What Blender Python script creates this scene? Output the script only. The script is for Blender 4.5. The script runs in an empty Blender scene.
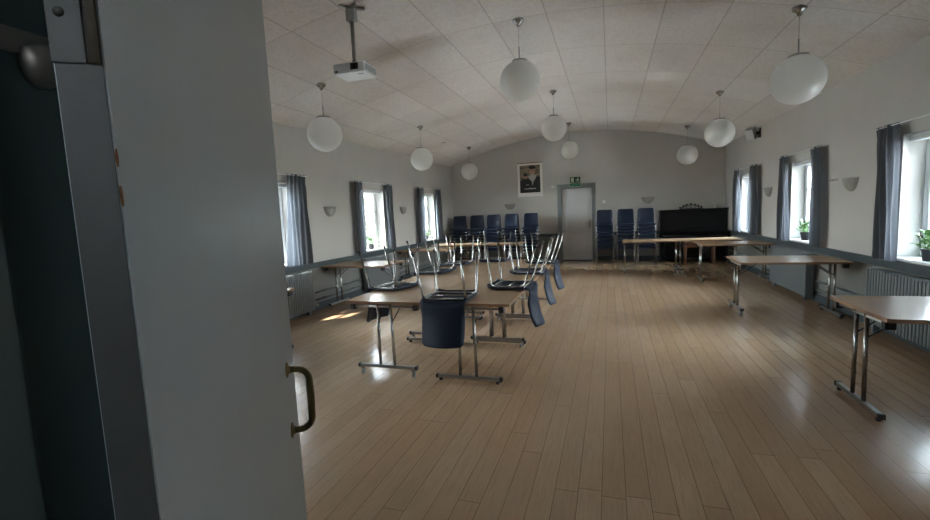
import bpy, bmesh, math, random
from mathutils import Vector, Matrix
random.seed(7)
PI = math.pi
SC = bpy.context.scene
COL = SC.collection

# ------------------------------------------------------------------ room measures (metres)
XL, XR, YE, YN = -4.62, 2.81, 13.05, 0.26
XC = (XL + XR) / 2
ZW, ZP = 2.89, 3.61                       # wall height at the eaves, crown of the vault
def ceil_z(x): return ZP - (x - XC) ** 2 / 19.9
TT = 0.71                                 # table top height

# ------------------------------------------------------------------ node helpers
class NT:
    def __init__(s, mat):
        mat.use_nodes = True
        s.t = mat.node_tree; s.n = s.t.nodes; s.l = s.t.links
        s.bsdf = s.n.get('Principled BSDF'); s.out = s.n.get('Material Output')
    def node(s, typ, **kw):
        n = s.n.new(typ)
        for k, v in kw.items(): setattr(n, k, v)
        return n
    def set(s, sock, v):
        if hasattr(v, 'is_output') or isinstance(v, bpy.types.NodeSocket): s.l.new(v, sock)
        else: sock.default_value = v
    def math(s, op, a, b=None, c=None):
        n = s.node('ShaderNodeMath', operation=op)
        s.set(n.inputs[0], a)
        if b is not None: s.set(n.inputs[1], b)
        if c is not None: s.set(n.inputs[2], c)
        return n.outputs[0]
    def mix(s, fac, a, b, mode='MIX'):
        n = s.node('ShaderNodeMix', data_type='RGBA', blend_type=mode)
        s.set(n.inputs[0], fac); s.set(n.inputs[6], a); s.set(n.inputs[7], b)
        return n.outputs[2]
    def noise(s, scale, vec=None, detail=3, rough=.5):
        n = s.node('ShaderNodeTexNoise')
        n.inputs['Scale'].default_value = scale; n.inputs['Detail'].default_value = detail
        n.inputs['Roughness'].default_value = rough
        if vec is not None: s.l.new(vec, n.inputs['Vector'])
        return n.outputs[0]
    def ramp(s, fac, a, b):
        n = s.node('ShaderNodeMapRange'); s.set(n.inputs[0], fac)
        n.inputs[1].default_value = a; n.inputs[2].default_value = b
        return n.outputs[0]
    def coords(s, kind='Object'):
        return s.node('ShaderNodeTexCoord').outputs[kind]
    def scaled(s, vec, sc):
        n = s.node('ShaderNodeMapping'); s.l.new(vec, n.inputs[0]); n.inputs[3].default_value = sc
        return n.outputs[0]
    def bump(s, h, strength=.2, dist=.01):
        n = s.node('ShaderNodeBump'); n.inputs['Strength'].default_value = strength
        n.inputs['Distance'].default_value = dist; s.l.new(h, n.inputs['Height'])
        s.l.new(n.outputs[0], s.bsdf.inputs['Normal'])

def c4(c): return (c[0], c[1], c[2], 1.0)
def mat(name, color, rough=.5, metal=0.0, vary=.08, scale=30, bump=0.0, stretch=None, spec=None, coat=0):
    m = bpy.data.materials.new(name); t = NT(m)
    v = t.coords()
    if stretch: v = t.scaled(v, stretch)
    nz = t.noise(scale, v)
    dark = tuple(c * (1 - vary) for c in color); light = tuple(min(1, c * (1 + vary)) for c in color)
    t.set(t.bsdf.inputs['Base Color'], t.mix(nz, c4(dark), c4(light)))
    t.bsdf.inputs['Roughness'].default_value = rough
    t.bsdf.inputs['Metallic'].default_value = metal
    if spec is not None: t.bsdf.inputs['Specular IOR Level'].default_value = spec
    if coat: t.bsdf.inputs['Coat Weight'].default_value = coat
    if bump: t.bump(nz, bump, .004)
    return m

M = {}
def mk(key, *a, **k): M[key] = mat(key, *a, **k); return M[key]

def wall_material():
    m = bpy.data.materials.new('wall_paint'); t = NT(m)
    v = t.coords()
    sx = t.node('ShaderNodeSeparateXYZ'); t.l.new(v, sx.inputs[0])
    up = t.math('GREATER_THAN', sx.outputs[2], .74)
    nz = t.noise(2.2, v, 5); fine = t.noise(160, v, 2)
    hi = t.mix(nz, (.455, .44, .417, 1), (.505, .488, .463, 1))
    lo = t.mix(nz, (.175, .175, .163, 1), (.205, .205, .192, 1))
    # upright board joints of the painted dado
    fy = t.math('FRACT', t.math('DIVIDE', t.math('ADD', sx.outputs[1], sx.outputs[0]), .145))
    j = t.math('LESS_THAN', fy, .035)
    lo = t.mix(t.math('MULTIPLY', j, .45), lo, (.09, .10, .10, 1))
    t.set(t.bsdf.inputs['Base Color'], t.mix(up, lo, hi))
    t.bsdf.inputs['Roughness'].default_value = .7
    t.bump(fine, .08, .003)
    return m
M['wall'] = wall_material()

def floor_material():
    m = bpy.data.materials.new('floor_boards'); t = NT(m)
    v = t.coords(); sx = t.node('ShaderNodeSeparateXYZ'); t.l.new(v, sx.inputs[0])
    W = .118
    gx = t.math('DIVIDE', t.math('ADD', sx.outputs[0], 20.0), W)
    row = t.math('FLOOR', gx); fx = t.math('FRACT', gx)
    wn = t.node('ShaderNodeTexWhiteNoise', noise_dimensions='1D'); t.l.new(row, wn.inputs['W'])
    gy = t.math('ADD', t.math('DIVIDE', t.math('ADD', sx.outputs[1], 20.0), 2.1), t.math('MULTIPLY', wn.outputs[0], 7.0))
    colm = t.math('FLOOR', gy); fy = t.math('FRACT', gy)
    cv = t.node('ShaderNodeCombineXYZ'); t.l.new(row, cv.inputs[0]); t.l.new(colm, cv.inputs[1])
    wn2 = t.node('ShaderNodeTexWhiteNoise', noise_dimensions='2D'); t.l.new(cv.outputs[0], wn2.inputs['Vector'])
    tone = wn2.outputs[0]
    # grain shifted per board
    off = t.node('ShaderNodeVectorMath', operation='ADD'); t.l.new(v, off.inputs[0])
    sc_ = t.node('ShaderNodeVectorMath', operation='SCALE'); t.l.new(wn2.outputs[1], sc_.inputs[0]); sc_.inputs['Scale'].default_value = 9
    t.l.new(sc_.outputs[0], off.inputs[1])
    grain = t.noise(14, t.scaled(off.outputs[0], (5, .35, 1)), 5, .6)
    fleck = t.noise(120, t.scaled(v, (1, .45, 1)), 3, .6)
    wear = t.noise(.55, v, 4, .6); stain = t.noise(2.6, t.scaled(v, (1, .6, 1)), 4, .55)
    base = t.mix(tone, (.39, .25, .145, 1), (.45, .305, .19, 1))
    base = t.mix(t.math('MULTIPLY', t.ramp(grain, .45, .75), .45), base, (.27, .168, .095, 1))
    base = t.mix(t.math('MULTIPLY', t.ramp(fleck, .62, .74), .5), base, (.16, .10, .06, 1))
    base = t.mix(t.math('MULTIPLY', t.ramp(stain, .40, .85), .35), base, (.23, .14, .075, 1))
    gap = t.math('MAXIMUM', t.math('LESS_THAN', fx, .022), t.math('LESS_THAN', fy, .0016))
    col = t.mix(t.math('MULTIPLY', gap, .9), base, (.06, .04, .025, 1))
    t.set(t.bsdf.inputs['Base Color'], col)
    r = t.math('ADD', .16, t.math('MULTIPLY', t.ramp(stain, .35, .65), .08))
    r = t.math('SUBTRACT', r, t.math('MULTIPLY', t.ramp(wear, .45, .62), .07))
    t.set(t.bsdf.inputs['Roughness'], r)
    t.bsdf.inputs['Specular IOR Level'].default_value = .55
    h = t.math('SUBTRACT', t.math('MULTIPLY', grain, .25), gap)
    t.bump(h, .12, .003)
    return m
M['floor'] = floor_material()

def ceiling_material():
    m = bpy.data.materials.new('wood_wool_panels'); t = NT(m)
    v = t.coords(); sx = t.node('ShaderNodeSeparateXYZ'); t.l.new(v, sx.inputs[0])
    gx = t.math('DIVIDE', t.math('ADD', sx.outputs[0], 12.05), .6)
    gy = t.math('DIVIDE', t.math('ADD', sx.outputs[1], 12.0 - 5.18 + .02), 1.2)
    fx = t.math('FRACT', gx); fy = t.math('FRACT', gy)
    line = t.math('MAXIMUM', t.math('LESS_THAN', fx, .022), t.math('LESS_THAN', fy, .009))
    cv = t.node('ShaderNodeCombineXYZ'); t.l.new(t.math('FLOOR', gx), cv.inputs[0]); t.l.new(t.math('FLOOR', gy), cv.inputs[1])
    wn = t.node('ShaderNodeTexWhiteNoise', noise_dimensions='2D'); t.l.new(cv.outputs[0], wn.inputs['Vector'])
    fib = t.noise(26, v, 6, .8); cloud = t.noise(1.3, v, 4, .6)
    base = t.mix(wn.outputs[0], (.66, .625, .595, 1), (.72, .685, .655, 1))
    base = t.mix(t.math('MULTIPLY', t.ramp(fib, .42, .66), .42), base, (.40, .36, .325, 1))
    base = t.mix(t.math('MULTIPLY', t.ramp(cloud, .5, .75), .3), base, (.45, .385, .32, 1))
    t.set(t.bsdf.inputs['Base Color'], t.mix(t.math('MULTIPLY', line, .45), base, (.22, .19, .165, 1)))
    t.bsdf.inputs['Roughness'].default_value = .95
    t.bump(t.math('SUBTRACT', fib, line), .35, .006)
    return m
M['ceiling'] = ceiling_material()

mk('slate_paint', (.045, .060, .066), .45, vary=.10, scale=12)          # dado rail
mk('frame_grey', (.20, .225, .235), .5, vary=.06, scale=9)              # far door casing
mk('door_white', (.58, .59, .61), .42, vary=.03, scale=6)
mk('leaf_grey', (.43, .495, .54), .38, vary=.05, scale=4, bump=.05)
mk('leaf_edge', (.085, .088, .084), .5, vary=.15, scale=14)
mk('jamb_green', (.045, .068, .062), .5, vary=.4, scale=16, stretch=(1, 1, .12), bump=.15)
mk('old_metal', (.20, .19, .165), .45, .6, vary=.25, scale=30, bump=.1)
mk('bare_wood', (.20, .075, .025), .8, vary=.3, scale=60)
mk('brass', (.22, .17, .075), .3, 1.0, vary=.25, scale=25)
mk('chrome', (.38, .375, .36), .27, 1.0, vary=.05, scale=20)
mk('steel', (.36, .355, .34), .35, 1.0, vary=.08, scale=20)
mk('black_plastic', (.012, .012, .013), .5, vary=.2)
mk('navy_plastic', (.0095, .0165, .036), .5, vary=.10, scale=8, spec=.3)
mk('opal_glass', (.74, .73, .70), .28, vary=.015, scale=5)
mk('white_gloss', (.78, .79, .79), .35, vary=.02, scale=7)
mk('white_plastic', (.66, .67, .68), .4, vary=.03)
mk('grey_plastic', (.30, .31, .31), .5, vary=.05)
mk('lens', (.01, .01, .012), .08, vary=.05)
mk('radiator_paint', (.135, .15, .155), .4, vary=.06, scale=10)
mk('pipe_paint', (.13, .145, .145), .4, vary=.1)
mk('piano_black', (.005, .005, .006), .34, vary=.2, spec=.25)
mk('ivory', (.62, .58, .48), .35, vary=.05)
mk('bench_wood', (.12, .045, .02), .4, vary=.25, scale=18, stretch=(1, 1, .2))
mk('paper_white', (.78, .77, .74), .8, vary=.02)
mk('sign_dark', (.006, .035, .018), .35, vary=.1)
mk('sign_green', (.012, .14, .075), .35, vary=.1)
mk('sign_mid', (.10, .36, .25), .4)
mk('sign_pale', (.55, .58, .42), .4, vary=.05)
mk('poster_coat', (.010, .010, .011), .5, vary=.3, scale=20)
mk('poster_skin', (.44, .26, .18), .6, vary=.25, scale=40)
mk('poster_beard', (.46, .45, .41), .6, vary=.25, scale=60)
mk('red_brown', (.18, .06, .03), .6, vary=.15)
mk('pot_dark', (.03, .03, .032), .5, vary=.15)
mk('leaf_green', (.07, .17, .035), .5, vary=.45, scale=25)
mk('soil', (.03, .02, .014), .9, vary=.4, scale=80)
mk('wax', (.72, .70, .64), .5, vary=.03)
mk('alabaster', (.30, .29, .265), .45, vary=.35, scale=9)

def wood_top():
    m = bpy.data.materials.new('beech_laminate'); t = NT(m)
    v = t.coords(); g = t.noise(9, t.scaled(v, (4, .5, 2)), 4, .6)
    t.set(t.bsdf.inputs['Base Color'], t.mix(g, (.36, .235, .14, 1), (.46, .315, .20, 1)))
    t.bsdf.inputs['Roughness'].default_value = .26
    return m
M['table_top'] = wood_top()
M['table_edge'] = mat('table_edge', (.25, .14, .075), .45, vary=.15, scale=20)

def poster_sky():
    m = bpy.data.materials.new('poster_sky'); t = NT(m)
    v = t.coords(); n = t.noise(9, t.scaled(v, (.6, 1, 2.2)), 5, .6)
    t.set(t.bsdf.inputs['Base Color'], t.mix(t.ramp(n, .35, .68), (.045, .035, .028, 1), (.36, .29, .20, 1)))
    t.bsdf.inputs['Roughness'].default_value = .5
    return m
M['poster_sky'] = poster_sky()

def cloth(name, color, trans=.35):
    m = bpy.data.materials.new(name); t = NT(m)
    v = t.coords(); n = t.noise(70, t.scaled(v, (1, 1, .3)), 3)
    col = t.mix(n, c4([c * .85 for c in color]), c4([min(1, c * 1.15) for c in color]))
    t.set(t.bsdf.inputs['Base Color'], col); t.bsdf.inputs['Roughness'].default_value = .85
    tr = t.node('ShaderNodeBsdfTranslucent'); t.l.new(col, tr.inputs[0])
    mx = t.node('ShaderNodeMixShader'); mx.inputs[0].default_value = trans
    t.l.new(t.bsdf.outputs[0], mx.inputs[1]); t.l.new(tr.outputs[0], mx.inputs[2])
    t.l.new(mx.outputs[0], t.out.inputs[0])
    return m
M['curtain'] = cloth('grey_curtain_cloth', (.092, .098, .112), .40)

def glass():
    m = bpy.data.materials.new('window_glass'); t = NT(m)
    fr = t.node('ShaderNodeFresnel'); fr.inputs[0].default_value = 1.45
    tr = t.node('ShaderNodeBsdfTransparent'); tr.inputs[0].default_value = (.94, .96, .96, 1)
    gl = t.node('ShaderNodeBsdfGlossy'); gl.inputs[1].default_value = .02
    n = t.noise(3); f = t.math('MULTIPLY', fr.outputs[0], t.math('ADD', .75, t.math('MULTIPLY', n, .2)))
    mx = t.node('ShaderNodeMixShader'); t.l.new(f, mx.inputs[0])
    t.l.new(tr.outputs[0], mx.inputs[1]); t.l.new(gl.outputs[0], mx.inputs[2]); t.l.new(mx.outputs[0], t.out.inputs[0])
    return m
M['glass'] = glass()
def opal():
    m = M['opal_glass']; t = NT(m)
    tr = t.node('ShaderNodeBsdfTranslucent'); tr.inputs[0].default_value = (.78, .77, .75, 1)
    mx = t.node('ShaderNodeMixShader'); mx.inputs[0].default_value = .6
    t.l.new(t.bsdf.outputs[0], mx.inputs[1]); t.l.new(tr.outputs[0], mx.inputs[2]); t.l.new(mx.outputs[0], t.out.inputs[0])
opal()

# ------------------------------------------------------------------ mesh helpers
def B(): return bmesh.new()
def box(bm, x0, x1, y0, y1, z0, z1, mi=0, mx=None):
    vs = [bm.verts.new((x, y, z)) for z in (z0, z1) for y in (y0, y1) for x in (x0, x1)]
    if mx is not None:
        for v in vs: v.co = mx @ v.co
    out = []
    for f in ((0, 2, 3, 1), (4, 5, 7, 6), (0, 1, 5, 4), (2, 6, 7, 3), (0, 4, 6, 2), (1, 3, 7, 5)):
        fc = bm.faces.new([vs[i] for i in f]); fc.material_index = mi; out.append(fc)
    return out
def rbox(bm, x0, x1, y0, y1, z0, z1, r=.004, mx=None, seg=2):
    """box with rounded edges"""
    tmp = bmesh.new(); box(tmp, x0, x1, y0, y1, z0, z1)
    bmesh.ops.bevel(tmp, geom=tmp.edges[:], offset=r, segments=seg, affect='EDGES', profile=.6)
    me = bpy.data.meshes.new('t'); tmp.to_mesh(me); tmp.free()
    if mx is not None: me.transform(mx)
    bm.from_mesh(me); bpy.data.meshes.remove(me)
def tube(bm, pts, r, n=10, closed=False, rs=None, caps=True):
    pts = [Vector(p) for p in pts]; rings = []; N = len(pts)
    prev = None
    for i, p in enumerate(pts):
        if closed: d = pts[(i + 1) % N] - pts[i - 1]
        else: d = pts[min(i + 1, N - 1)] - pts[max(i - 1, 0)]
        d.normalize()
        if prev is None:
            a = Vector((0, 0, 1)) if abs(d.z) < .9 else Vector((1, 0, 0)); u = d.cross(a).normalized()
        else: u = (prev - d * prev.dot(d)).normalized()
        prev = u; w = d.cross(u); rad = rs[i] if rs else r
        rings.append([bm.verts.new(p + (u * math.cos(2 * PI * k / n) + w * math.sin(2 * PI * k / n)) * rad) for k in range(n)])
    for i in range(N if closed else N - 1):
        a, b = rings[i], rings[(i + 1) % N]
        for k in range(n): bm.faces.new((a[k], a[(k + 1) % n], b[(k + 1) % n], b[k])).smooth = True
    if not closed and caps:
        bm.faces.new(rings[0][::-1]); bm.faces.new(rings[-1])
def lathe(bm, prof, n=24, a0=0, a1=2 * PI, mx=None):
    full = abs(a1 - a0 - 2 * PI) < 1e-6; cnt = n if full else n + 1; rings = []
    for r, z in prof:
        if r < 1e-6: rings.append([bm.verts.new((0, 0, z))])
        else: rings.append([bm.verts.new((r * math.cos(a0 + (a1 - a0) * k / n), r * math.sin(a0 + (a1 - a0) * k / n), z)) for k in range(cnt)])
    new = [v for q in rings for v in q]
    for a, b in zip(rings, rings[1:]):
        for k in range(n):
            k2 = (k + 1) % cnt if full else k + 1
            if len(a) == 1 and len(b) == 1: continue
            if len(a) == 1: f = (a[0], b[k2], b[k])
            elif len(b) == 1: f = (a[k], a[k2], b[0])
            else: f = (a[k], a[k2], b[k2], b[k])
            bm.faces.new(f).smooth = True
    if mx is not None:
        for v in new: v.co = mx @ v.co
def prism(bm, poly, depth, mx, r=0):
    """2-D outline (x, z) given depth along +y, placed by mx"""
    a = [bm.verts.new(mx @ Vector((x, 0, z))) for x, z in poly]
    b = [bm.verts.new(mx @ Vector((x, depth, z))) for x, z in poly]
    bm.faces.new(a); bm.faces.new(b[::-1])
    for i in range(len(poly)):
        j = (i + 1) % len(poly); bm.faces.new((a[i], b[i], b[j], a[j]))
def arc(c, r, a0, a1, n, plane='xz'):
    out = []
    for i in range(n + 1):
        a = a0 + (a1 - a0) * i / n
        out.append((c[0] + r * math.cos(a), c[1] + r * math.sin(a)))
    return out
def mesh_of(name, bm):
    bmesh.ops.recalc_face_normals(bm, faces=bm.faces[:])
    me = bpy.data.meshes.new(name); bm.to_mesh(me); bm.free(); return me
def obj(name, bm, m, parent=None, loc=(0, 0, 0), rot=None, label=None):
    me = mesh_of(name, bm)
    for mm in (m if isinstance(m, (list, tuple)) else [m]): me.materials.append(M[mm])
    o = bpy.data.objects.new(name, me); COL.objects.link(o); o.location = loc
    if rot: o.rotation_euler = rot
    if parent: o.parent = parent
    if label: o['label'] = label
    return o
def tag(o, label, cat, group=None):
    o['label'] = label; o['category'] = cat
    if group: o['group'] = group
    return o
def thing(name, label, cat, loc=(0, 0, 0), rot=(0, 0, 0), group=None):
    o = bpy.data.objects.new(name, None); COL.objects.link(o); o.empty_display_size = .1
    o.location = loc; o.rotation_euler = rot
    return tag(o, label, cat, group)
def struct(name, bm=None, m=None, parent=None, loc=(0, 0, 0), rot=None):
    if bm is None:
        o = bpy.data.objects.new(name, None); COL.objects.link(o); o.location = loc
        if rot: o.rotation_euler = rot
        if parent: o.parent = parent
    else: o = obj(name, bm, m, parent, loc, rot)
    if parent is None: o['kind'] = 'structure'
    return o
def copy_tree(o, parent=None, loc=None, rot=None, label=None, group=None):
    c = o.copy(); COL.objects.link(c)
    if parent: c.parent = parent
    if loc is not None: c.location = loc
    if rot is not None: c.rotation_euler = rot
    if label: c['label'] = label
    if group: c['group'] = group
    for ch in list(o.children): copy_tree(ch, c)
    return c

# ------------------------------------------------------------------ the room shell
WIN = [2.30, 5.20, 8.10, 11.00]; HW = .52; WZ0, WZ1 = .82, 2.06; WT = .32  # first pair, beside the entrance, is unseen, added to light chair and door
def side_wall(name, xin, sgn):
    bm = B(); xo = xin + sgn * WT; a, b = min(xin, xo), max(xin, xo)
    ys = [YN - .32]
    for c in WIN: ys += [c - HW, c + HW]
    ys.append(YE + .25)
    for i in range(len(ys) - 1):
        if i % 2 == 0: box(bm, a, b, ys[i], ys[i + 1], -.1, 3.0)
        else:
            box(bm, a, b, ys[i], ys[i + 1], -.1, WZ0); box(bm, a, b, ys[i], ys[i + 1], WZ1, 3.0)
    return struct(name, bm, 'wall')
side_wall('wall_left', XL, -1); side_wall('wall_right', XR, 1)
DX0, DX1, DZ = -1.335, -.465, 2.07          # opening of the far door
bm = B()
box(bm, XL, DX0, YE, YE + .25, -.1, 3.75); box(bm, DX1, XR, YE, YE + .25, -.1, 3.75); box(bm, DX0, DX1, YE, YE + .25, DZ, 3.75)
box(bm, DX0, DX1, YE + .15, YE + .25, -.1, DZ)  # backing added behind the door leaf to stop light leaking round it
struct('wall_back', bm, 'wall')
bm = B()
OX0, OX1 = -.47, .52                         # opening the photograph is taken through
box(bm, XL, OX0 - .06, YN - .32, YN, -.1, 3.75); box(bm, OX1 + .06, XR, YN - .32, YN, -.1, 3.75); box(bm, OX0 - .06, OX1 + .06, YN - .32, YN, 2.18, 3.75)
struct('wall_front', bm, 'wall')
bm = B(); box(bm, XL - .05, XR + .05, YN - .3, YE + .2, -.12, 0)
struct('floor', bm, 'floor')
bm = B(); N = 40
lo = []; hi = []
for i in range(N + 1):
    x = XL - .05 + (XR - XL + .1) * i / N; z = ceil_z(x)
    lo.append((bm.verts.new((x, YN - .3, z)), bm.verts.new((x, YE + .2, z))))
    hi.append((bm.verts.new((x, YN - .3, z + .15)), bm.verts.new((x, YE + .2, z + .15))))
for i in range(N):
    f = bm.faces.new((lo[i][0], lo[i + 1][0], lo[i + 1][1], lo[i][1])); f.smooth = True
    f = bm.faces.new((hi[i][0], hi[i][1], hi[i + 1][1], hi[i + 1][0])); f.smooth = True
for e in (0, 1):
    q = [bm.verts.new(v[e].co) for v in lo] + [bm.verts.new(v[e].co) for v in hi[::-1]]
    bm.faces.new(q)
for k in (0, N):
    bm.faces.new([bm.verts.new(v.co) for v in (lo[k][0], lo[k][1], hi[k][1], hi[k][0])])
struct('ceiling', bm, 'ceiling')
# porch behind the camera, with an added slot letting skylight onto the door edge
bm = B()
box(bm, -1.35, -1.25, -1.9, YN - .32, -.1, 2.7); box(bm, 1.25, 1.35, -1.9, YN - .32, -.1, 2.7)
box(bm, -1.35, 1.35, -2.0, -1.9, -.1, 2.05); box(bm, -1.35, 1.35, -2.0, -1.9, 2.3, 2.7); box(bm, -1.35, -.1, -2.0, -1.9, 2.05, 2.3); box(bm, .08, 1.35, -2.0, -1.9, 2.05, 2.3)
box(bm, -1.35, 1.35, -1.9, YN - .32, 2.6, 2.7)
struct('wall_porch', bm, 'door_white')
bm = B(); box(bm, -1.35, 1.35, -2.0, YN - .3, -.12, 0); struct('floor_porch', bm, 'bench_wood')

# dado rails and skirtings
def rail(name, x0, x1, y0, y1, z0, z1, m='slate_paint'):
    bm = B(); rbox(bm, x0, x1, y0, y1, z0, z1, .006); return struct(name, bm, m)
rail('trim_1', XL, XL + .035, YN, YE, .70, .79); rail('trim_2', XR - .035, XR, YN, YE, .70, .79)
rail('trim_3', XL + .035, -1.44, YE - .03, YE, .70, .79); rail('trim_4', -.38, XR - .035, YE - .03, YE, .70, .79)
rail('baseboard_left', XL, XL + .02, YN, YE, 0, .12); rail('baseboard_right', XR - .02, XR, YN, YE, 0, .12)
bm = B(); rbox(bm, XL + .02, -1.44, YE - .02, YE, 0, .12, .005); rbox(bm, -.38, XR - .02, YE - .02, YE, 0, .12, .005)
struct('baseboard_back', bm, 'slate_paint')

# windows: frame, two sashes, panes, board
wn = 0
for side, xin in ((-1, XL), (1, XR)):
    for c in WIN:
        wn += 1
        w = struct('window_%d' % wn, loc=(xin + side * .22, c, 0))
        bm = B(); t = .05; d = .035
        for (y0, y1, z0, z1) in ((-HW, -HW + t, WZ0, WZ1), (HW - t, HW, WZ0, WZ1), (-HW + t, HW - t, WZ1 - t, WZ1), (-HW + t, HW - t, WZ0, WZ0 + t), (-.03, .03, WZ0 + t, WZ1 - t)):
            rbox(bm, -d, d, y0, y1, z0, z1, .004)
        obj('window_frame', bm, 'white_gloss', w)
        for sg in (-1, 1):
            y0, y1 = (-HW + t + .004, -.034) if sg < 0 else (.034, HW - t - .004)
            bm = B(); q = .042
            for (a, b_, z0, z1) in ((y0, y0 + q, WZ0 + t, WZ1 - t), (y1 - q, y1, WZ0 + t, WZ1 - t), (y0 + q, y1 - q, WZ0 + t, WZ0 + t + q), (y0 + q, y1 - q, WZ1 - t - q, WZ1 - t), (y0 + q, y1 - q, 1.60, 1.625)):
                rbox(bm, -.024 - side * .012, .02 - side * .012, a, b_, z0, z1, .004)
            s = obj('sash', bm, 'white_gloss', w)
            bm = B(); box(bm, -.003, .003, y0 + q - .004, y1 - q + .004, WZ0 + t + q - .004, WZ1 - t - q + .004)
            obj('pane', bm, 'glass', s)
        bm = B(); rbox(bm, min(-side * .27, -side * .0), max(-side * .27, -side * .0), -HW + .002, HW - .002, WZ0 - .015, WZ0 + .012, .006)
        obj('window_board', bm, 'white_gloss', w)
        bm = B(); rbox(bm, -side * .16 - .03, -side * .16 + .03, -HW + .03, HW - .03, WZ1 - .075, WZ1 - .01, .012)
        obj('blind_box', bm, 'white_plastic', w)

# ---- far door with casing
d = struct('door_2', loc=(-.90, YE, 0))
bm = B()
rbox(bm, -.53, -.415, -.03, .02, 0, 2.175, .006); rbox(bm, .415, .515, -.03, .02, 0, 2.175, .006); rbox(bm, -.415, .415, -.03, .02, 2.045, 2.175, .006)
obj('door_frame', bm, 'frame_grey', d)
bm = B(); y0 = .045
panels = [(1.42, 1.93), (.77, 1.32), (.17, .66)]
box(bm, -.41, .41, y0 + .02, y0 + .045, .008, 2.04)
zs = [.008, .17, .66, .77, 1.32, 1.42, 1.93, 2.04]
rbox(bm, -.41, -.29, y0, y0 + .024, .008, 2.04, .006); rbox(bm, .29, .41, y0, y0 + .024, .008, 2.04, .006)
for a, b_ in ((.008, .17), (.66, .77), (1.32, 1.42), (1.93, 2.04)): rbox(bm, -.29, .29, y0, y0 + .024, a, b_, .006)
leaf2 = obj('door_leaf', bm, 'door_white', d)
bm = B(); rbox(bm, .325, .375, y0 - .008, y0 + .002, .93, 1.16, .004); obj('handle_plate', bm, 'steel', leaf2)
bm = B(); tube(bm, [(.35, y0, 1.07), (.35, y0 - .055, 1.07), (.34, y0 - .062, 1.07), (.24, y0 - .062, 1.07)], .009); obj('lever', bm, 'steel', leaf2)
bm = B(); rbox(bm, -.53, .52, -.005, .05, 0, .02, .004); obj('threshold', bm, 'slate_paint', d)

# ---- the open door leaf beside the camera
Px, Py = -.393, .272; Ex, Ey = -.849, 1.0
L = math.hypot(Ex - Px, Ey - Py); ang = math.atan2(Ey - Py, Ex - Px)
d1 = struct('door_1', loc=(Px, Py, 0), rot=(0, 0, ang))           # local +x along the leaf, -y towards the doorway
TH = .036
bm = B()
for f in box(bm, 0, L, 0, TH, .012, 2.11):
    if abs(f.normal.x) > .9 or f.calc_center_median().x < 1e-4: f.material_index = 1
bmesh.ops.bevel(bm, geom=[e for e in bm.edges if abs(e.verts[0].co.z - e.verts[1].co.z) > 1], offset=.0015, segments=2, affect='EDGES')
bm.normal_update()
for f in bm.faces: f.material_index = 1 if f.calc_center_median().x < .0008 else 0
leaf = obj('door_leaf', bm, ['leaf_grey', 'leaf_edge'], d1)
bm = B(); hz = 1.018; hx = L - .122
pts = [(hx, -.001, hz - .08)] + [(hx, -.018, hz - .08)] + [(hx, -.022 - .03 * math.sin(a), hz - .08 + .03 - .03 * math.cos(a)) for a in [PI / 2 * i / 6 for i in range(1, 7)]]
pts = pts + [(hx, -.052, hz - .03), (hx, -.053, hz), (hx, -.052, hz + .03)] + [(x, y, 2 * hz - z) for x, y, z in pts[::-1]]
tube(bm, pts, .0085, 12, rs=[.0085 if abs(z - hz) > .05 else .0095 for x, y, z in pts])
h = obj('pull_handle', bm, 'brass', leaf)
for s in (-1, 1):
    bm = B(); lathe(bm, [(0, .0), (.020, .0), (.020, .002), (.016, .004), (.0105, .0055), (.0105, .009), (0, .009)], 20, mx=Matrix.Translation((hx, 0, hz + s * .08)) @ Matrix.Rotation(PI / 2, 4, 'X'))
    obj('rosette', bm, 'brass', h)
bm = B(); rbox(bm, -.0025, .0005, .011, .0355, 1.606, 1.80, .0008)
for zz in (1.645, 1.70, 1.76): lathe(bm, [(0, .0015), (.0035, .0015), (.004, 0)], 12, mx=Matrix.Translation((-.0025, .026, zz)) @ Matrix.Rotation(-PI / 2, 4, 'Y'))
obj('hinge_plate', bm, 'leaf_edge', leaf)
bm = B(); tube(bm, [(-.002, .006, 1.606), (-.002, .006, 1.80)], .0042, 10); obj('hinge_pin', bm, 'old_metal', leaf)
for zz, s in ((1.531, .008), (1.50, .010)):
    bm = B(); n = 9; poly = []
    for k in range(n):
        a = 2 * PI * k / n; q = .75 + .35 * random.random(); poly.append((.0019 * q * math.cos(a), s * q * math.sin(a)))
    prism(bm, poly, .0012, Matrix.Translation((.0012, -.0008, zz)))
    obj('paint_chip', bm, 'bare_wood', leaf)
# jamb lining of that doorway
bm = B()
rbox(bm, OX0 - .06, OX0, YN - .33, YN + .035, 0, 2.18, .004)
rbox(bm, OX0 - .012, OX0 + .004, YN - .20, YN - .03, 0, 2.12, .003)
rbox(bm, OX1, OX1 + .06, YN - .33, YN + .035, 0, 2.18, .004); rbox(bm, OX0, OX1, YN - .33, YN + .035, 2.12, 2.18, .004)
j = struct('door_3', bm, 'jamb_green')
bm = B()
rbox(bm, -.001, .005, -.075, .018, 1.625, 1.645, .002, Matrix.Translation((OX0, YN + .012, -.004)))
lathe(bm, [(0, -.026), (.006, -.025), (.012, -.019), (.015, -.008), (.015, .004), (.010, .010), (0, .012)], 20, mx=Matrix.Translation((OX0 + .003, YN + .010, 1.622)))
obj('hinge_knuckle', bm, 'old_metal', j)

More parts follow.
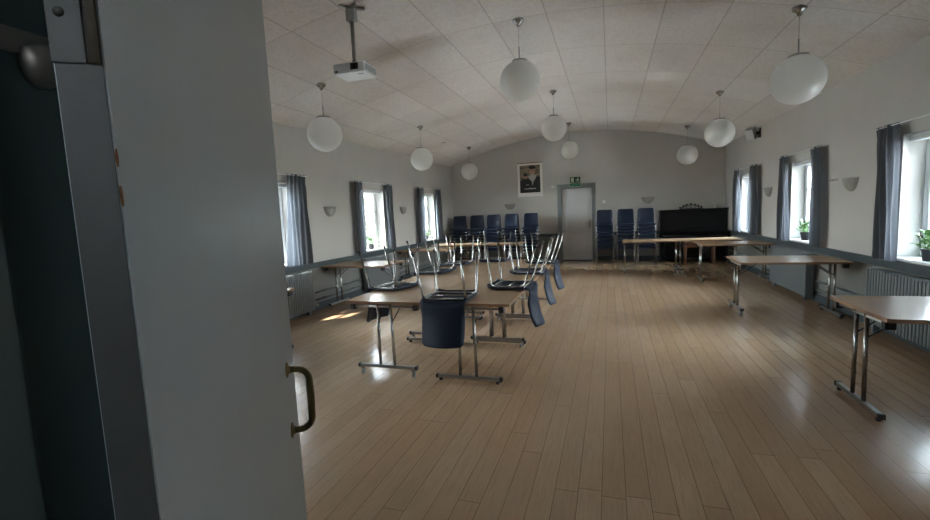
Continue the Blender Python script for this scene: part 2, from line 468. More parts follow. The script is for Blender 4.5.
# ------------------------------------------------------------------ pendant lamps
GR = .225
rows = [(-3.59, 2.603, 'left'), (-.957, 2.941, 'middle'), (1.718, 2.603, 'right')]
order = ['nearest', 'second', 'farthest']
for x, zc, nm in rows:
    proto = None
    for k, y in enumerate((5.20, 8.42, 11.65)):
        lab = {'left': 'white globe pendant lamp, %s in the row along the left windows', 'middle': 'white globe pendant lamp, %s in the row under the ceiling crown', 'right': 'white globe pendant lamp, %s in the row along the right windows'}[nm] % order[k]
        if proto is None:
            t = proto = thing('globe_pendant_lamp', lab, 'lamp', (x, y, zc), group='white globe pendant lamps')
            top = ceil_z(x) - zc
            bm = B(); lathe(bm, [(.062, top + .004), (.062, top - .018), (.055, top - .03), (.030, top - .045), (.022, top - .058), (.018, top - .075), (0, top - .078)], 24); obj('ceiling_rose', bm, 'chrome', t)
            bm = B(); tube(bm, [(0, 0, top - .07), (0, 0, GR + .13)], .0028, 6); obj('cord', bm, 'steel', t)
            bm = B(); tube(bm, [(0, 0, GR + .15), (0, 0, GR - .005)], .007, 8); obj('stem', bm, 'steel', t)
            bm = B(); lathe(bm, [(0, GR + .012), (.02, GR + .012), (.085, GR + .002), (.088, GR - .012), (.08, GR - .016)], 28); obj('cap', bm, 'steel', t)
            bm = B(); lathe(bm, [(GR * math.sin(PI * i / 32), -GR * math.cos(PI * i / 32)) for i in range(0, 31)], 48); obj('globe', bm, 'opal_glass', t)
        else: copy_tree(proto, None, (x, y, zc), None, lab, 'white globe pendant lamps')

# ------------------------------------------------------------------ projector
t = thing('ceiling_projector', 'white projector hanging on a pole from the ceiling', 'projector', (-2.36, 4.0, 2.86), (0, 0, .03))
pw, pd, ph = .165, .13, .095
bm = B(); rbox(bm, -pw, pw, -pd, pd, 0, ph, .014, seg=3)
body = obj('body', bm, 'white_plastic', t)
bm = B(); rbox(bm, .02, .105, -pd - .003, -pd + .01, .022, .085, .004); lensp = obj('lens_recess', bm, 'black_plastic', body)
bm = B(); lathe(bm, [(0, .004), (.018, .006), (.024, 0)], 20, mx=Matrix.Translation((.062, -pd - .003, .055)) @ Matrix.Rotation(PI / 2, 4, 'X')); obj('lens', bm, 'lens', lensp)
bm = B()
for k in range(9): rbox(bm, pw - .002, pw + .002, -pd + .03 + k * .024, -pd + .042 + k * .024, .02, .078, .001)
obj('vent', bm, 'grey_plastic', body)
bm = B(); rbox(bm, -.145, -.115, -pd - .002, -pd + .005, .012, .03, .002); obj('sensor', bm, 'black_plastic', body)
bm = B(); rbox(bm, .06, .12, -.07, -.045, -.002, .002, .001); obj('badge', bm, 'grey_plastic', body)
bm = B(); lathe(bm, [(0, ph + .012), (.02, ph + .012), (.022, ph - .004)], 16, mx=Matrix.Translation((-.06, -.06, 0))); rbox(bm, -.02, .03, -.09, -.05, ph - .003, ph + .008, .003); obj('focus_dial', bm, 'grey_plastic', body)
top = ceil_z(-2.36) - 2.86
bm = B(); tube(bm, [(.0, 0, ph + .02), (0, 0, top - .10)], .019, 14); obj('pole', bm, 'steel', t)
bm = B(); lathe(bm, [(0, ph - .002), (.045, ph - .002), (.045, ph + .012), (.028, ph + .03), (.019, ph + .05)], 18); obj('swivel', bm, 'black_plastic', t)
bm = B(); rbox(bm, -.045, .045, -.035, .035, top - .13, top - .02, .004)
obj('ceiling_bracket', bm, 'grey_plastic', t)
bm = B()
for a in (.5, 2.4, 4.2, 5.6):
    rbox(bm, 0, .13, -.014, .014, top - .022, top + .006, .002, Matrix.Rotation(a, 4, 'Z'))
obj('bracket_arm', bm, 'steel', t)

# ------------------------------------------------------------------ sconces
def make_sconce():
    bm = B(); prof = [(.002, -.145), (.05, -.138), (.095, -.112), (.13, -.07), (.152, -.02), (.158, .0), (.150, .0), (.143, -.02), (.12, -.068), (.088, -.104), (.048, -.128), (0, -.134)]
    lathe(bm, prof, 20, -PI, 0, Matrix.Diagonal((1.08, .55, 1.18, 1)))                                     # half bowl opening upwards, flat side on +y
    return bm
sc_specs = [((-4.62, 6.66, 1.70), PI / 2, 'pale half-bowl wall light between the two nearest left windows'),
            ((-4.62, 9.55, 1.70), PI / 2, 'pale half-bowl wall light between the two farther left windows'),
            ((2.81, 6.70, 1.70), -PI / 2, 'pale half-bowl wall light between the two nearest right windows'),
            ((2.81, 9.68, 1.70), -PI / 2, 'pale half-bowl wall light between the two farther right windows'),
            ((-2.82, 13.05, 1.70), 0, 'pale half-bowl wall light below the poster on the end wall'),
            ((.97, 13.05, 1.70), 0, 'pale half-bowl wall light above the chair stacks beside the piano')]
proto = None
for loc, rz, lab in sc_specs:
    if proto is None:
        proto = thing('wall_sconce', lab, 'wall light', loc, (0, 0, rz), 'half-bowl wall lights')
        obj('bowl', make_sconce(), 'alabaster', proto)
        bm = B(); rbox(bm, -.05, .05, -.02, -.001, -.09, -.01, .004); obj('wall_plate', bm, 'steel', proto)
        bm = B(); lathe(bm, [(0, -.012), (.010, -.008), (.012, .004), (0, .008)], 12, mx=Matrix.Translation((0, -.012, -.148))); obj('finial', bm, 'steel', proto)
    else: copy_tree(proto, None, loc, (0, 0, rz), lab)

# ------------------------------------------------------------------ curtains and rods
def curtain_mesh(y0, y1, z0, z1, seed, flare=0, lean=0):
    rnd = random.Random(seed); bm = B(); nx, nz = 56, 22; W = y1 - y0
    pl = max(3, int(W / .085)); ph0 = rnd.random() * 6
    grid = []
    for j in range(nz + 1):
        v = j / nz; z = z0 + (z1 - z0) * v; row = []
        for i in range(nx + 1):
            u = i / nx
            uu = u + .02 * math.sin(3 * u * PI + ph0 + v * 2)
            pinch = 1 - .10 * math.exp(-((v - .93) / .05) ** 2)
            yy = (y0 + y1) / 2 + (uu - .5) * W * pinch * (1 + flare * (1 - v)) + lean * (1 - v)
            amp = .026 * (.55 + .45 * (1 - v)) * (1 if v < .95 else .7)
            xx = amp * math.sin(u * pl * 2 * PI + ph0 + .7 * math.sin(v * 3 + ph0)) + .010 * math.sin(u * 9 + v * 5 + ph0)
            row.append(bm.verts.new((xx, yy, z)))
        grid.append(row)
    for j in range(nz):
        for i in range(nx):
            bm.faces.new((grid[j][i], grid[j][i + 1], grid[j + 1][i + 1], grid[j + 1][i])).smooth = True
    return bm
cur = [(-1, 5.52, 5.97, .25, -.05, 'grey curtain glowing with sun at the nearest left window, beside the open door'),
       (-1, 7.34, 7.62, .02, -.02, 'grey curtain on the near side of the second left window'),
       (-1, 8.55, 8.87, .12, .02, 'grey curtain on the far side of the second left window'),
       (-1, 10.18, 10.60, .05, 0, 'grey curtain on the near side of the farthest left window'),
       (-1, 11.42, 11.80, .10, 0, 'grey curtain on the far side of the farthest left window'),
       (-1, 1.68, 2.14, .02, 0, 'grey curtain half drawn to dim the added left window behind the open door, entrance side'),  # this pair is unseen, added to temper the added left window
       (-1, 2.52, 2.92, .02, 0, 'grey curtain half drawn to dim the added left window behind the open door, far side'),
       (-1, 4.44, 4.86, .05, 0, 'grey curtain on the near side of the nearest left window, behind the open door'),
       (1, 1.68, 2.22, .02, 0, 'grey curtain half drawn to dim the added window beside the entrance, entrance side'),  # this pair is unseen, drawn part way to dim the added right window
       (1, 2.29, 2.92, .02, 0, 'grey curtain half drawn to dim the added window beside the entrance, far side'),
       (1, 4.44, 4.82, .05, 0, 'grey curtain on the near side of the nearest right window'),
       (1, 5.62, 6.00, .15, -.06, 'grey curtain at the nearest right window, above the ribbed radiator'),
       (1, 7.34, 7.66, .05, -.08, 'grey curtain on the near side of the second right window, hiding part of its plant'),
       (1, 8.52, 8.92, .25, -.06, 'grey curtain on the far side of the second right window'),
       (1, 10.10, 10.62, .02, -.04, 'grey curtain on the near side of the farthest right window'),
       (1, 11.30, 11.80, .15, -.06, 'grey curtain on the far side of the farthest right window, by the piano')]
for k, (s, y0, y1, fl, ln, lab) in enumerate(cur):
    x = (XL + .10) if s < 0 else (XR - .10); yc = (y0 + y1) / 2
    o = obj('curtain', curtain_mesh(y0 - yc, y1 - yc, 0, 1.38, k, fl, ln), 'curtain', None, (x, yc, .80))
    tag(o, lab, 'curtain', 'grey window curtains')
rn = ['doorside', 'nearest', 'second', 'farthest']  # the first rod on each side belongs to an added window
for s, side in ((-1, 'left'), (1, 'right')):
    for k, c in enumerate(WIN):
        x = (XL + .10) if s < 0 else (XR - .10)
        r = thing('curtain_rod', ('thin pale curtain rod over the %s window in view on the %s' % (rn[k], side)) if k else 'thin pale curtain rod over the added window beside the entrance on the %s' % side, 'curtain rod', (x, c, 2.165), group='pale curtain rods')
        bm = B(); tube(bm, [(0, -.80, 0), (0, .80, 0)], .006, 8); obj('rod', bm, 'white_plastic', r)
        for yy in (-.74, .74):
            bm = B(); rbox(bm, min(0, s * .10), max(0, s * .10), yy - .008, yy + .008, -.008, .008, .002); obj('bracket', bm, 'white_plastic', r)

# ------------------------------------------------------------------ plants on the window boards
def plant(loc, lab, seed, sc=1.0, n=70):
    rnd = random.Random(seed)
    t = thing('potted_plant', lab, 'plant', loc, group='potted plants on the window boards')
    t.scale = (sc, sc, sc)
    bm = B(); lathe(bm, [(0, 0), (.045, 0), (.058, .10), (.063, .10), (.063, .115), (.055, .115), (.052, .095), (0, .095)], 20); obj('pot', bm, 'pot_dark', t)
    bm = B(); lathe(bm, [(0, .1), (.052, .098)], 16); obj('soil', bm, 'soil', t)
    bm = B()
    for k in range(n):
        a = rnd.random() * 2 * PI; el = rnd.uniform(.15, 1.4); ln = rnd.uniform(.06, .17)
        dr = Vector((math.cos(a) * math.cos(el), math.sin(a) * math.cos(el), math.sin(el)))
        b0 = Vector((rnd.uniform(-.025, .025), rnd.uniform(-.025, .025), .11)); tip = b0 + dr * ln
        sd = dr.cross(Vector((0, 0, 1))).normalized(); up = sd.cross(dr)
        w = rnd.uniform(.016, .026); q = .05
        mid = tip + dr * q * .5 + up * .006; end = tip + dr * q - up * .012
        v = [bm.verts.new(p) for p in (tip, mid - sd * w, mid + up * .004, mid + sd * w, end)]
        bm.faces.new((v[0], v[1], v[2])); bm.faces.new((v[0], v[2], v[3])); bm.faces.new((v[1], v[4], v[2])); bm.faces.new((v[2], v[4], v[3]))
        tube(bm, [b0, (b0 + tip) / 2 + up * .005, tip], .0015, 4, caps=False)
    obj('foliage', bm, 'leaf_green', t)
plant((XR + .05, 5.33, .832), 'bushy green plant in a dark pot on the nearest right window board', 1, 1.0)
plant((XR + .05, 8.17, .832), 'leafy green plant in a dark pot on the second right window board', 2, 1.05, 90)
plant((XL - .06, 8.10, .832), 'small green plant in a dark pot on the second left window board', 3, .95)
plant((XL - .06, 11.03, .832), 'small green plant on the farthest left window board', 4, .9)

# ------------------------------------------------------------------ radiators and pipes
def radiator(x, y0, y1, z0, z1, s, lab, pitch):
    t = thing('radiator', lab, 'radiator', (x, (y0 + y1) / 2, z0), group='painted radiators under the windows')
    n = int((y1 - y0) / pitch); w = (y1 - y0) / n
    bm = B(); hh = z1 - z0
    for k in range(n):
        y = -(y1 - y0) / 2 + (k + .5) * w
        rbox(bm, -.055, .055, y - w * .40, y + w * .40, .0, hh, min(.02, w * .32))
    rbox(bm, -.03, .03, -(y1 - y0) / 2 + .02, (y1 - y0) / 2 - .02, .04, .10, .01); rbox(bm, -.03, .03, -(y1 - y0) / 2 + .02, (y1 - y0) / 2 - .02, hh - .10, hh - .04, .01)
    obj('section_bank', bm, 'radiator_paint', t)
    for yy in (-(y1 - y0) / 2 + .12, (y1 - y0) / 2 - .12):
        bm = B(); rbox(bm, -.03, .03, yy - .02, yy + .02, -z0, .02, .004); obj('foot_bracket', bm, 'radiator_paint', t)
    bm = B(); tube(bm, [(0, (y1 - y0) / 2 - .02, .07), (0, (y1 - y0) / 2 + .07, .07)], .016, 10); tube(bm, [(0, (y1 - y0) / 2 + .04, .07), (-s * .07, (y1 - y0) / 2 + .04, .07)], .02, 10)
    obj('valve', bm, 'steel', t)
radiator(XR - .105, 4.45, 5.94, .10, .69, 1, 'grey-blue ribbed radiator under the nearest right window', .05)
radiator(XR - .105, 7.52, 9.02, .06, .69, 1, 'grey-blue radiator with fine ribs under the second right window', .04)
radiator(XL + .105, 4.5, 5.88, .06, .69, -1, 'ribbed radiator under the nearest left window, behind the open door', .05)
radiator(XL + .105, 7.5, 8.8, .06, .69, -1, 'ribbed radiator under the second left window, behind tables', .05)
for x, sd in ((XL + .045, 'left'), (XR - .045, 'right')):
    for z, u in ((.30, 'upper'), (.18, 'lower')):
        segs = [(3.2, 4.38), (6.06, 7.45), (9.14, 12.4)]
        bm = B()
        p = thing('heating_pipe', '%s painted heating pipe running low along the %s wall' % (u, sd), 'pipe', (x, 0, z), group='heating pipes along the walls')
        for a, b_ in segs:
            bm = B(); tube(bm, [(0, a, 0), (0, b_, 0)], .017, 8); obj('pipe_run', bm, 'pipe_paint', p)
            sgn = 1 if sd == 'right' else -1
            for yy in (a + .25, b_ - .25):
                bm = B(); rbox(bm, min(0, sgn * .045), max(0, sgn * .045), yy - .012, yy + .012, -.02, .02, .003); obj('pipe_clip', bm, 'pipe_paint', p)

# ------------------------------------------------------------------ folding tables
def make_table(label, Wd=.785, Ln=1.14):
    t = thing('folding_table', label, 'table', (0, 0, 0), group='beech-topped folding tables')
    hw, hl = Wd / 2, Ln / 2
    bm = B()
    tmp = bmesh.new(); fs = box(tmp, -hw, hw, -hl, hl, TT - .026, TT)
    bmesh.ops.bevel(tmp, geom=[e for e in tmp.edges if abs(e.verts[0].co.z - e.verts[1].co.z) > .01], offset=.012, segments=3, affect='EDGES')
    tmp.normal_update()
    me = bpy.data.meshes.new('t'); tmp.to_mesh(me); tmp.free(); bm.from_mesh(me); bpy.data.meshes.remove(me)
    bm.normal_update()
    for f in bm.faces: f.material_index = 1 if abs(f.normal.z) < .5 else 0
    obj('tabletop', bm, ['table_top', 'table_edge'], t)
    for e in (-1, 1):                                     # -1: end on plain glides, +1: end on castors
        y = e * (hl - .04); fz = .025 if e < 0 else .075; half = .292
        bm = B(); rbox(bm, -half, half, y - .018, y + .018, fz, fz + .03, .006)
        foot = obj('foot_bar', bm, 'steel', t)
        for s in (-1, 1):
            bm = B(); rbox(bm, s * half - .012, s * half + .012, y - .02, y + .02, fz - .003, fz + .033, .004); obj('end_cap', bm, 'black_plastic', foot)
            if e < 0:
                bm = B(); lathe(bm, [(0, 0), (.016, 0), (.016, .026), (0, .026)], 12, mx=Matrix.Translation((s * (half - .03), y, 0))); obj('glide', bm, 'black_plastic', foot)
            else:
                bm = B(); cx = s * (half - .03)
                lathe(bm, [(0, -.011), (.022, -.011), (.025, -.007), (.025, .007), (.022, .011), (0, .011)], 18, mx=Matrix.Translation((cx, y, .0255)) @ Matrix.Rotation(PI / 2, 4, 'Y'))
                w = obj('castor', bm, 'grey_plastic', foot)
                bm = B(); rbox(bm, cx - .016, cx - .012, y - .012, y + .012, .02, .075, .001); rbox(bm, cx + .012, cx + .016, y - .012, y + .012, .02, .075, .001); rbox(bm, cx - .016, cx + .016, y - .014, y + .014, .055, .077, .003)
                obj('castor_fork', bm, 'steel', foot)
        for s in (-1, 1):
            bm = B(); tube(bm, [(s * .075, y, fz + .025), (s * .065, y, TT - .04)], .0135, 12); obj('leg', bm, 'chrome', t)
        bm = B(); tube(bm, [(-.31, y, TT - .052), (.31, y, TT - .052)], .0125, 10); obj('cross_tube', bm, 'steel', t)
        for s in (-1, 1):
            bm = B(); rbox(bm, s * .32 - .022, s * .32 + .022, y - .03, y + .03, TT - .082, TT - .026, .005); obj('pivot_block', bm, 'black_plastic', t)
        for s in (-1, 1):
            bm = B(); tube(bm, [(s * .068, y, .50), (s * .09, y - e * .24, TT - .03)], .005, 6); obj('folding_brace', bm, 'black_plastic', t)
    return t
tproto = None
def table(x, y, rz, label, scale=None):
    global tproto
    if tproto is None:
        tproto = make_table(label); o = tproto; o.location = (x, y, 0); o.rotation_euler = (0, 0, rz)
    else: o = copy_tree(tproto, None, (x, y, 0), (0, 0, rz), label)
    return o
# centre block, castor end differs from table to table
W2 = .80; cx0, cx1 = -1.99, -1.20
for k, (yc, nm) in enumerate(((4.13, 'nearest'), (5.27, 'middle'), (6.41, 'farthest'))):
    table(cx0, yc, PI, 'beech-topped folding table, %s in the left row of the centre block' % nm)
    table(cx1, yc, 0, 'beech-topped folding table, %s in the right row of the centre block' % nm)
# right wall
table(2.19, 3.745, -PI / 2, 'beech-topped folding table at the right edge, nearest along the right wall')
table(2.12, 6.70, PI / 2, 'beech-topped folding table standing out from the second right window')
table(2.17, 9.48, -PI / 2, 'beech-topped folding table third along the right wall, before the piano tables')
table(.83, 10.66, -PI / 2, 'beech-topped folding table in front of the chair stacks right of the door')
table(1.975, 10.66, PI / 2, 'beech-topped folding table in front of the piano')
# left wall
table(-4.045, 3.84, PI / 2, 'folding table mostly hidden by the open door, under the nearest left window')
table(-4.00, 6.64, -PI / 2, 'beech-topped folding table under the wall light between nearest left windows')
table(-4.00, 9.42, PI / 2, 'beech-topped folding table between the second and farthest left windows')
table(-3.76, 10.72, PI / 2, 'beech-topped folding table in front of the leftmost stacks, nearer the wall')
table(-2.615, 10.72, -PI / 2, 'beech-topped folding table in front of the left stacks, nearer the door')

# ------------------------------------------------------------------ chairs
PROF = [(.226, .402, .190), (.218, .426, .203), (.180, .441, .214), (.05, .440, .220), (-.10, .440, .218), (-.165, .441, .213), (-.196, .458, .207), (-.212, .490, .203),
        (-.219, .525, .200), (-.228, .580, .198), (-.243, .66, .197), (-.265, .745, .194), (-.284, .790, .188), (-.294, .815, .165)]
def shell(i0, i1, hole=None, nc=12, th=.014):
    bm = B(); rows = []
    P = PROF[i0:i1 + 1]
    for k, (y, z, hwid) in enumerate(P):
        g = i0 + k
        a = PROF[max(g - 1, 0)]; b = PROF[min(g + 1, len(PROF) - 1)]
        tn = Vector((0, b[0] - a[0], b[1] - a[1])).normalized(); nrm = Vector((0, tn.z, -tn.y))    # towards sitter
        if nrm.z < -.2: nrm = -nrm
        back = max(0, min(1, (g - 6) / 3))
        top, bot = [], []
        for i in range(nc + 1):
            u = -1 + 2 * i / nc
            x = u * hwid
            dz = -.012 * u ** 6 * (1 - back); dy = .048 * u * u * back
            p = Vector((x, y + dy, z + dz)); 
            top.append(bm.verts.new(p)); bot.append(bm.verts.new(p - nrm * th + Vector((0, 0, -.004 * u ** 4 * (1 - back)))))
        rows.append((top, bot))
    keep = lambda k, i: not (hole and hole[0] <= i0 + k < hole[1] and hole[2] <= i < nc - hole[2])
    n = len(rows)
    for k in range(n - 1):
        for i in range(nc):
            if not keep(k, i): continue
            (t0, b0), (t1, b1) = rows[k], rows[k + 1]
            bm.faces.new((t0[i], t0[i + 1], t1[i + 1], t1[i])).smooth = True
            bm.faces.new((b0[i], b1[i], b1[i + 1], b0[i + 1])).smooth = True
            if k == 0 or not keep(k - 1, i): bm.faces.new((t0[i], b0[i], b0[i + 1], t0[i + 1]))
            if k == n - 2 or not keep(k + 1, i): bm.faces.new((t1[i], t1[i + 1], b1[i + 1], b1[i]))
            if i == 0 or not keep(k, i - 1): bm.faces.new((t0[i], t1[i], b1[i], b0[i]))
            if i == nc - 1 or not keep(k, i + 1): bm.faces.new((t0[i + 1], b0[i + 1], b1[i + 1], t1[i + 1]))
    return bm
def make_chair(label, group):
    t = thing('stacking_chair', label, 'chair', (0, 0, 0), group=group)
    obj('seat', shell(0, 5), 'navy_plastic', t)
    obj('backrest', shell(5, 13), 'navy_plastic', t)
    bm = B(); prism(bm, [(.135 * math.cos(a), .017 * math.sin(a)) for a in [2 * PI * i / 28 for i in range(28)]], .006, Matrix.Translation((0, -.2135, .4665)) @ Matrix.Rotation(math.radians(28), 4, 'X'))
    obj('slot_shade', bm, 'black_plastic', t)  # black lens on the back imitating the shade inside a slot
    R = .0095; z = .414
    bm = B()
    loop = []
    cs = [(.188, .175), (-.188, .175), (-.188, -.150), (.188, -.150)]
    for i, (cx, cy) in enumerate(cs):
        a0 = [0, PI / 2, PI, 3 * PI / 2][i]
        for q in range(5):
            a = a0 + PI / 2 * q / 4; loop.append((cx - math.copysign(.03, cx) + .03 * math.cos(a), cy - math.copysign(.03, cy) + .03 * math.sin(a), z))
    tube(bm, loop, R, 8, closed=True)
    tube(bm, [(-.188, .02, z), (.188, .02, z)], R * .8, 8)
    obj('seat_frame', bm, 'chrome', t)
    for sx in (-1, 1):
        for nm, pts in (('f', [(sx * .190, .150, z - .004), (sx * .196, .172, z - .012), (sx * .199, .182, z - .035), (sx * .215, .205, .012)]),
                        ('r', [(sx * .190, -.125, z - .004), (sx * .196, -.148, z - .012), (sx * .199, -.162, z - .035), (sx * .215, -.275, .012)])):
            bm = B(); tube(bm, pts, R, 8); lg = obj('leg', bm, 'chrome', t)
            bm = B(); e = Vector(pts[-1]); d_ = (e - Vector(pts[-2])).normalized(); tube(bm, [e - d_ * .018, e + d_ * .012], R * 1.25, 8); obj('foot_cap', bm, 'black_plastic', lg)
    return t
# eight chairs put up on the centre tables, upside down, backs hanging over the edges
z0 = TT + .4425
up = [((-1.39, 3.735), 0, 'upturned navy chair at the near end, its back hanging towards the open door'),
      ((-2.245, 4.30), -PI / 2, 'upturned navy chair on the left table edge, nearest the open door'),
      ((-2.24, 5.50), -PI / 2, 'upturned navy chair second along the left edge of the centre tables'),
      ((-2.24, 6.38), -PI / 2, 'upturned navy chair farthest along the left edge of the centre tables'),
      ((-.945, 4.42), PI / 2, 'upturned navy chair nearest along the right edge of the centre tables'),
      ((-.945, 5.44), PI / 2, 'upturned navy chair in the middle of the right edge of the centre tables'),
      ((-.945, 6.52), PI / 2, 'upturned navy chair farthest along the right edge of the centre tables'),
      ((-1.74, 6.80), PI, 'upturned navy chair on the far end of the centre tables, before stacks')]
cproto = make_chair(up[0][2], 'upturned chairs on the centre tables')
# rotation: flip about X, so that local -y (the back) points along +y, then turn about Z
for k, ((x, y), a, lab) in enumerate(up):
    o = cproto if k == 0 else copy_tree(cproto, None, label=lab)
    jit = (0, -.20, -.17, -.12, -.03, .03, -.05, .02)[k]
    o.location = (x, y, z0); o.rotation_euler = (PI, 0, a + PI + jit)
# stacks along the end wall: chairs face the camera (local +y towards -Y)
ordn = ['bottom', 'seventh from the top', 'sixth from the top', 'fifth from the top', 'fourth from the top', 'third from the top', 'second from the top', 'topmost']
stacks = [(-4.17, 12.28, 8, 'the stack nearest the left wall', .04), (-3.66, 12.27, 8, 'the second stack from the left wall', -.02), (-3.14, 12.22, 8, 'the middle stack left of the door', .02),
          (-2.64, 12.26, 8, 'the second stack left of the door', -.03), (-2.08, 12.24, 8, 'the first stack left of the door', .03),
          (-.14, 12.25, 8, 'the first stack right of the door', .02), (.37, 12.24, 8, 'the middle stack between door and piano', -.02), (.87, 12.24, 8, 'the stack beside the piano', .01)]
for x, y, n, nm, j in stacks:
    for k in range(n):
        lab = 'navy shell chair, %s in %s' % (ordn[k], nm)
        copy_tree(cproto, None, (x + random.uniform(-.004, .004), y - k * .016, k * .0855), (0, 0, PI + j), lab, 'navy chairs in the stacks')

# ------------------------------------------------------------------ piano, bench, things on the piano
px0, px1 = -.77, .77
t = thing('upright_piano', 'black upright piano against the end wall in the right corner', 'piano', (2.01, 12.98, 0))
bm = B(); rbox(bm, px0, px1, -.34, -.02, .62, 1.30, .008); rbox(bm, px0 + .05, px1 - .05, -.355, -.33, .80, 1.24, .006); obj('upper_case', bm, 'piano_black', t)
bm = B(); rbox(bm, px0 - .02, px1 + .02, -.37, -.0, 1.30, 1.335, .006); obj('lid', bm, 'piano_black', t)
bm = B(); rbox(bm, px0 + .03, px1 - .03, -.32, -.02, .09, .62, .006); rbox(bm, px0 + .10, px1 - .10, -.335, -.31, .16, .56, .006); obj('lower_panel', bm, 'piano_black', t)
bm = B(); rbox(bm, px0, px1, -.62, -.33, .60, .66, .01); kb = obj('key_bed', bm, 'piano_black', t)
for s in (-1, 1):
    bm = B(); rbox(bm, s * .74 - .03, s * .74 + .03, -.62, -.33, .655, .76, .015); obj('cheek', bm, 'piano_black', t)
    bm = B(); tube(bm, [(s * .71, -.57, .605), (s * .71, -.575, .45), (s * .71, -.57, .25), (s * .71, -.575, .10)], .03, 12, rs=[.045, .03, .026, .035]); obj('leg', bm, 'piano_black', t)
    bm = B(); rbox(bm, s * .72 - .05, s * .72 + .05, -.62, -.02, .05, .11, .01); obj('plinth', bm, 'piano_black', t)
    for yy in (-.57, -.08):
        bm = B(); lathe(bm, [(0, -.014), (.022, -.014), (.026, -.008), (.026, .008), (.022, .014), (0, .014)], 16, mx=Matrix.Translation((s * .72, yy, .0265)) @ Matrix.Rotation(PI / 2, 4, 'Y')); obj('castor', bm, 'chrome', t)
bm = B()
prism(bm, [(-.60, .665), (-.60, .70), (-.40, .765), (-.365, .765), (-.34, .66)], 1.42, Matrix.Translation((.71, 0, 0)) @ Matrix.Rotation(PI / 2, 4, 'Z') @ Matrix.Identity(4))
obj('fallboard', bm, 'piano_black', t)
bm = B(); rbox(bm, -.45, .45, -.375, -.35, .86, .885, .004); obj('music_ledge', bm, 'piano_black', t)
bm = B()
for k in (-1, 0, 1): rbox(bm, k * .07 - .02, k * .07 + .02, -.43, -.31, .06, .075, .004)
obj('pedal', bm, 'brass', t)

t = thing('piano_bench', 'reddish wooden bench in front of the black piano', 'bench', (2.05, 12.02, 0))
bm = B(); rbox(bm, -.36, .36, -.17, .17, .50, .545, .01); obj('seat', bm, 'bench_wood', t)
bm = B(); rbox(bm, -.33, .33, -.145, -.125, .42, .50, .003); rbox(bm, -.33, .33, .125, .145, .42, .50, .003); rbox(bm, -.335, -.315, -.14, .14, .42, .5, .003); rbox(bm, .315, .335, -.14, .14, .42, .5, .003); obj('apron', bm, 'bench_wood', t)
for sx in (-1, 1):
    for sy in (-1, 1):
        bm = B(); tube(bm, [(sx * .31, sy * .125, .50), (sx * .31, sy * .125, .42), (sx * .31, sy * .13, .2), (sx * .315, sy * .13, .0)], .02, 10, rs=[.026, .026, .018, .016]); obj('leg', bm, 'bench_wood', t)

t = thing('candle_arch', 'dark seven-armed candle arch standing on the black piano', 'candle holder', (1.98, 12.80, 1.335))
bm = B(); rbox(bm, -.27, .27, -.03, .03, 0, .018, .005); obj('base', bm, 'black_plastic', t)
bm = B()
ap = [(-.25 + .5 * i / 20, .02 + .085 * math.sin(PI * i / 20)) for i in range(21)]
tube(bm, [(x, 0, z) for x, z in ap], .008, 8); tube(bm, [(0, 0, .01), (0, 0, .105)], .008, 8)
for i in (3, 6, 14, 17): tube(bm, [(ap[i][0], 0, .01), (ap[i][0], 0, ap[i][1])], .005, 6)
obj('arch', bm, 'black_plastic', t)
for i in range(7):
    k = (0, 3, 6, 10, 14, 17, 20)[i]; x, z = ap[k]
    bm = B(); lathe(bm, [(0, z), (.010, z + .004), (.012, z + .02), (.028, z + .026), (.028, z + .04), (.020, z + .042), (0, z + .034)], 14, mx=Matrix.Translation((x, 0, 0))); obj('candle_cup', bm, 'black_plastic', t)
bm = B(); lathe(bm, [(0, 0), (.034, 0), (.036, .004), (.036, .085), (.032, .09), (.006, .086), (0, .086)], 20)
o = obj('pillar_candle', bm, 'wax', None, (2.53, 12.80, 1.335)); tag(o, 'short white candle at the right end of the piano lid', 'candle')

# ------------------------------------------------------------------ poster, exit sign, small wall fittings
t = thing('wall_poster', 'white-bordered poster of a bearded person in dark cap, on the end wall', 'poster', (-2.20, YE - .002, 1.885))
bm = B(); box(bm, -.36, .36, -.006, 0, 0, .96); obj('sheet', bm, 'paper_white', t)
bm = B(); box(bm, -.295, .295, -.0075, -.006, .115, .90); pr = obj('print', bm, 'poster_sky', t)
def el(cx, cz, rx, rz, n=24, a0=0, a1=2 * PI): return [(cx + rx * math.cos(a0 + (a1 - a0) * i / n), cz + rz * math.sin(a0 + (a1 - a0) * i / n)) for i in range(n)]
def flat(nm, poly, m, lay): 
    bm = B(); prism(bm, poly, .0008, Matrix.Translation((0, -.0076 - lay * .0009, 0))); obj(nm, bm, m, pr)
flat('coat', [(-.295, .115), (.295, .115), (.295, .55), (.20, .57), (.12, .55), (.02, .50), (-.06, .52), (-.20, .52), (-.295, .44)], 'poster_coat', 1)
flat('small_face', el(-.125, .585, .055, .075), 'poster_skin', 2)
flat('small_cap', el(-.125, .63, .06, .045), 'poster_coat', 3)
flat('scarf', [(-.02, .50), (.05, .44), (.07, .30), (.10, .42), (.17, .52), (.20, .62), (-.05, .60)], 'poster_beard', 2)
flat('face', el(.075, .715, .085, .11), 'poster_skin', 3)
flat('beard', el(.075, .560, .105, .075), 'poster_beard', 4)
flat('cap', el(.07, .835, .100, .055, 24), 'poster_coat', 5)
flat('brow_line', [(.005, .742), (.145, .742), (.145, .752), (.005, .752)], 'poster_coat', 6)
for (cx, z, w, h, n) in ((-.07, .335, .08, .018, 4), (0, .245, .07, .012, 4), (0, .215, .34, .024, 11)):
    bm = B()
    for k in range(n):
        a = cx - w / 2 + w * k / n; box(bm, a, a + w / n * .72, -.0095, -.0086, z, z + h)
    obj('printed_line', bm, 'paper_white', pr)
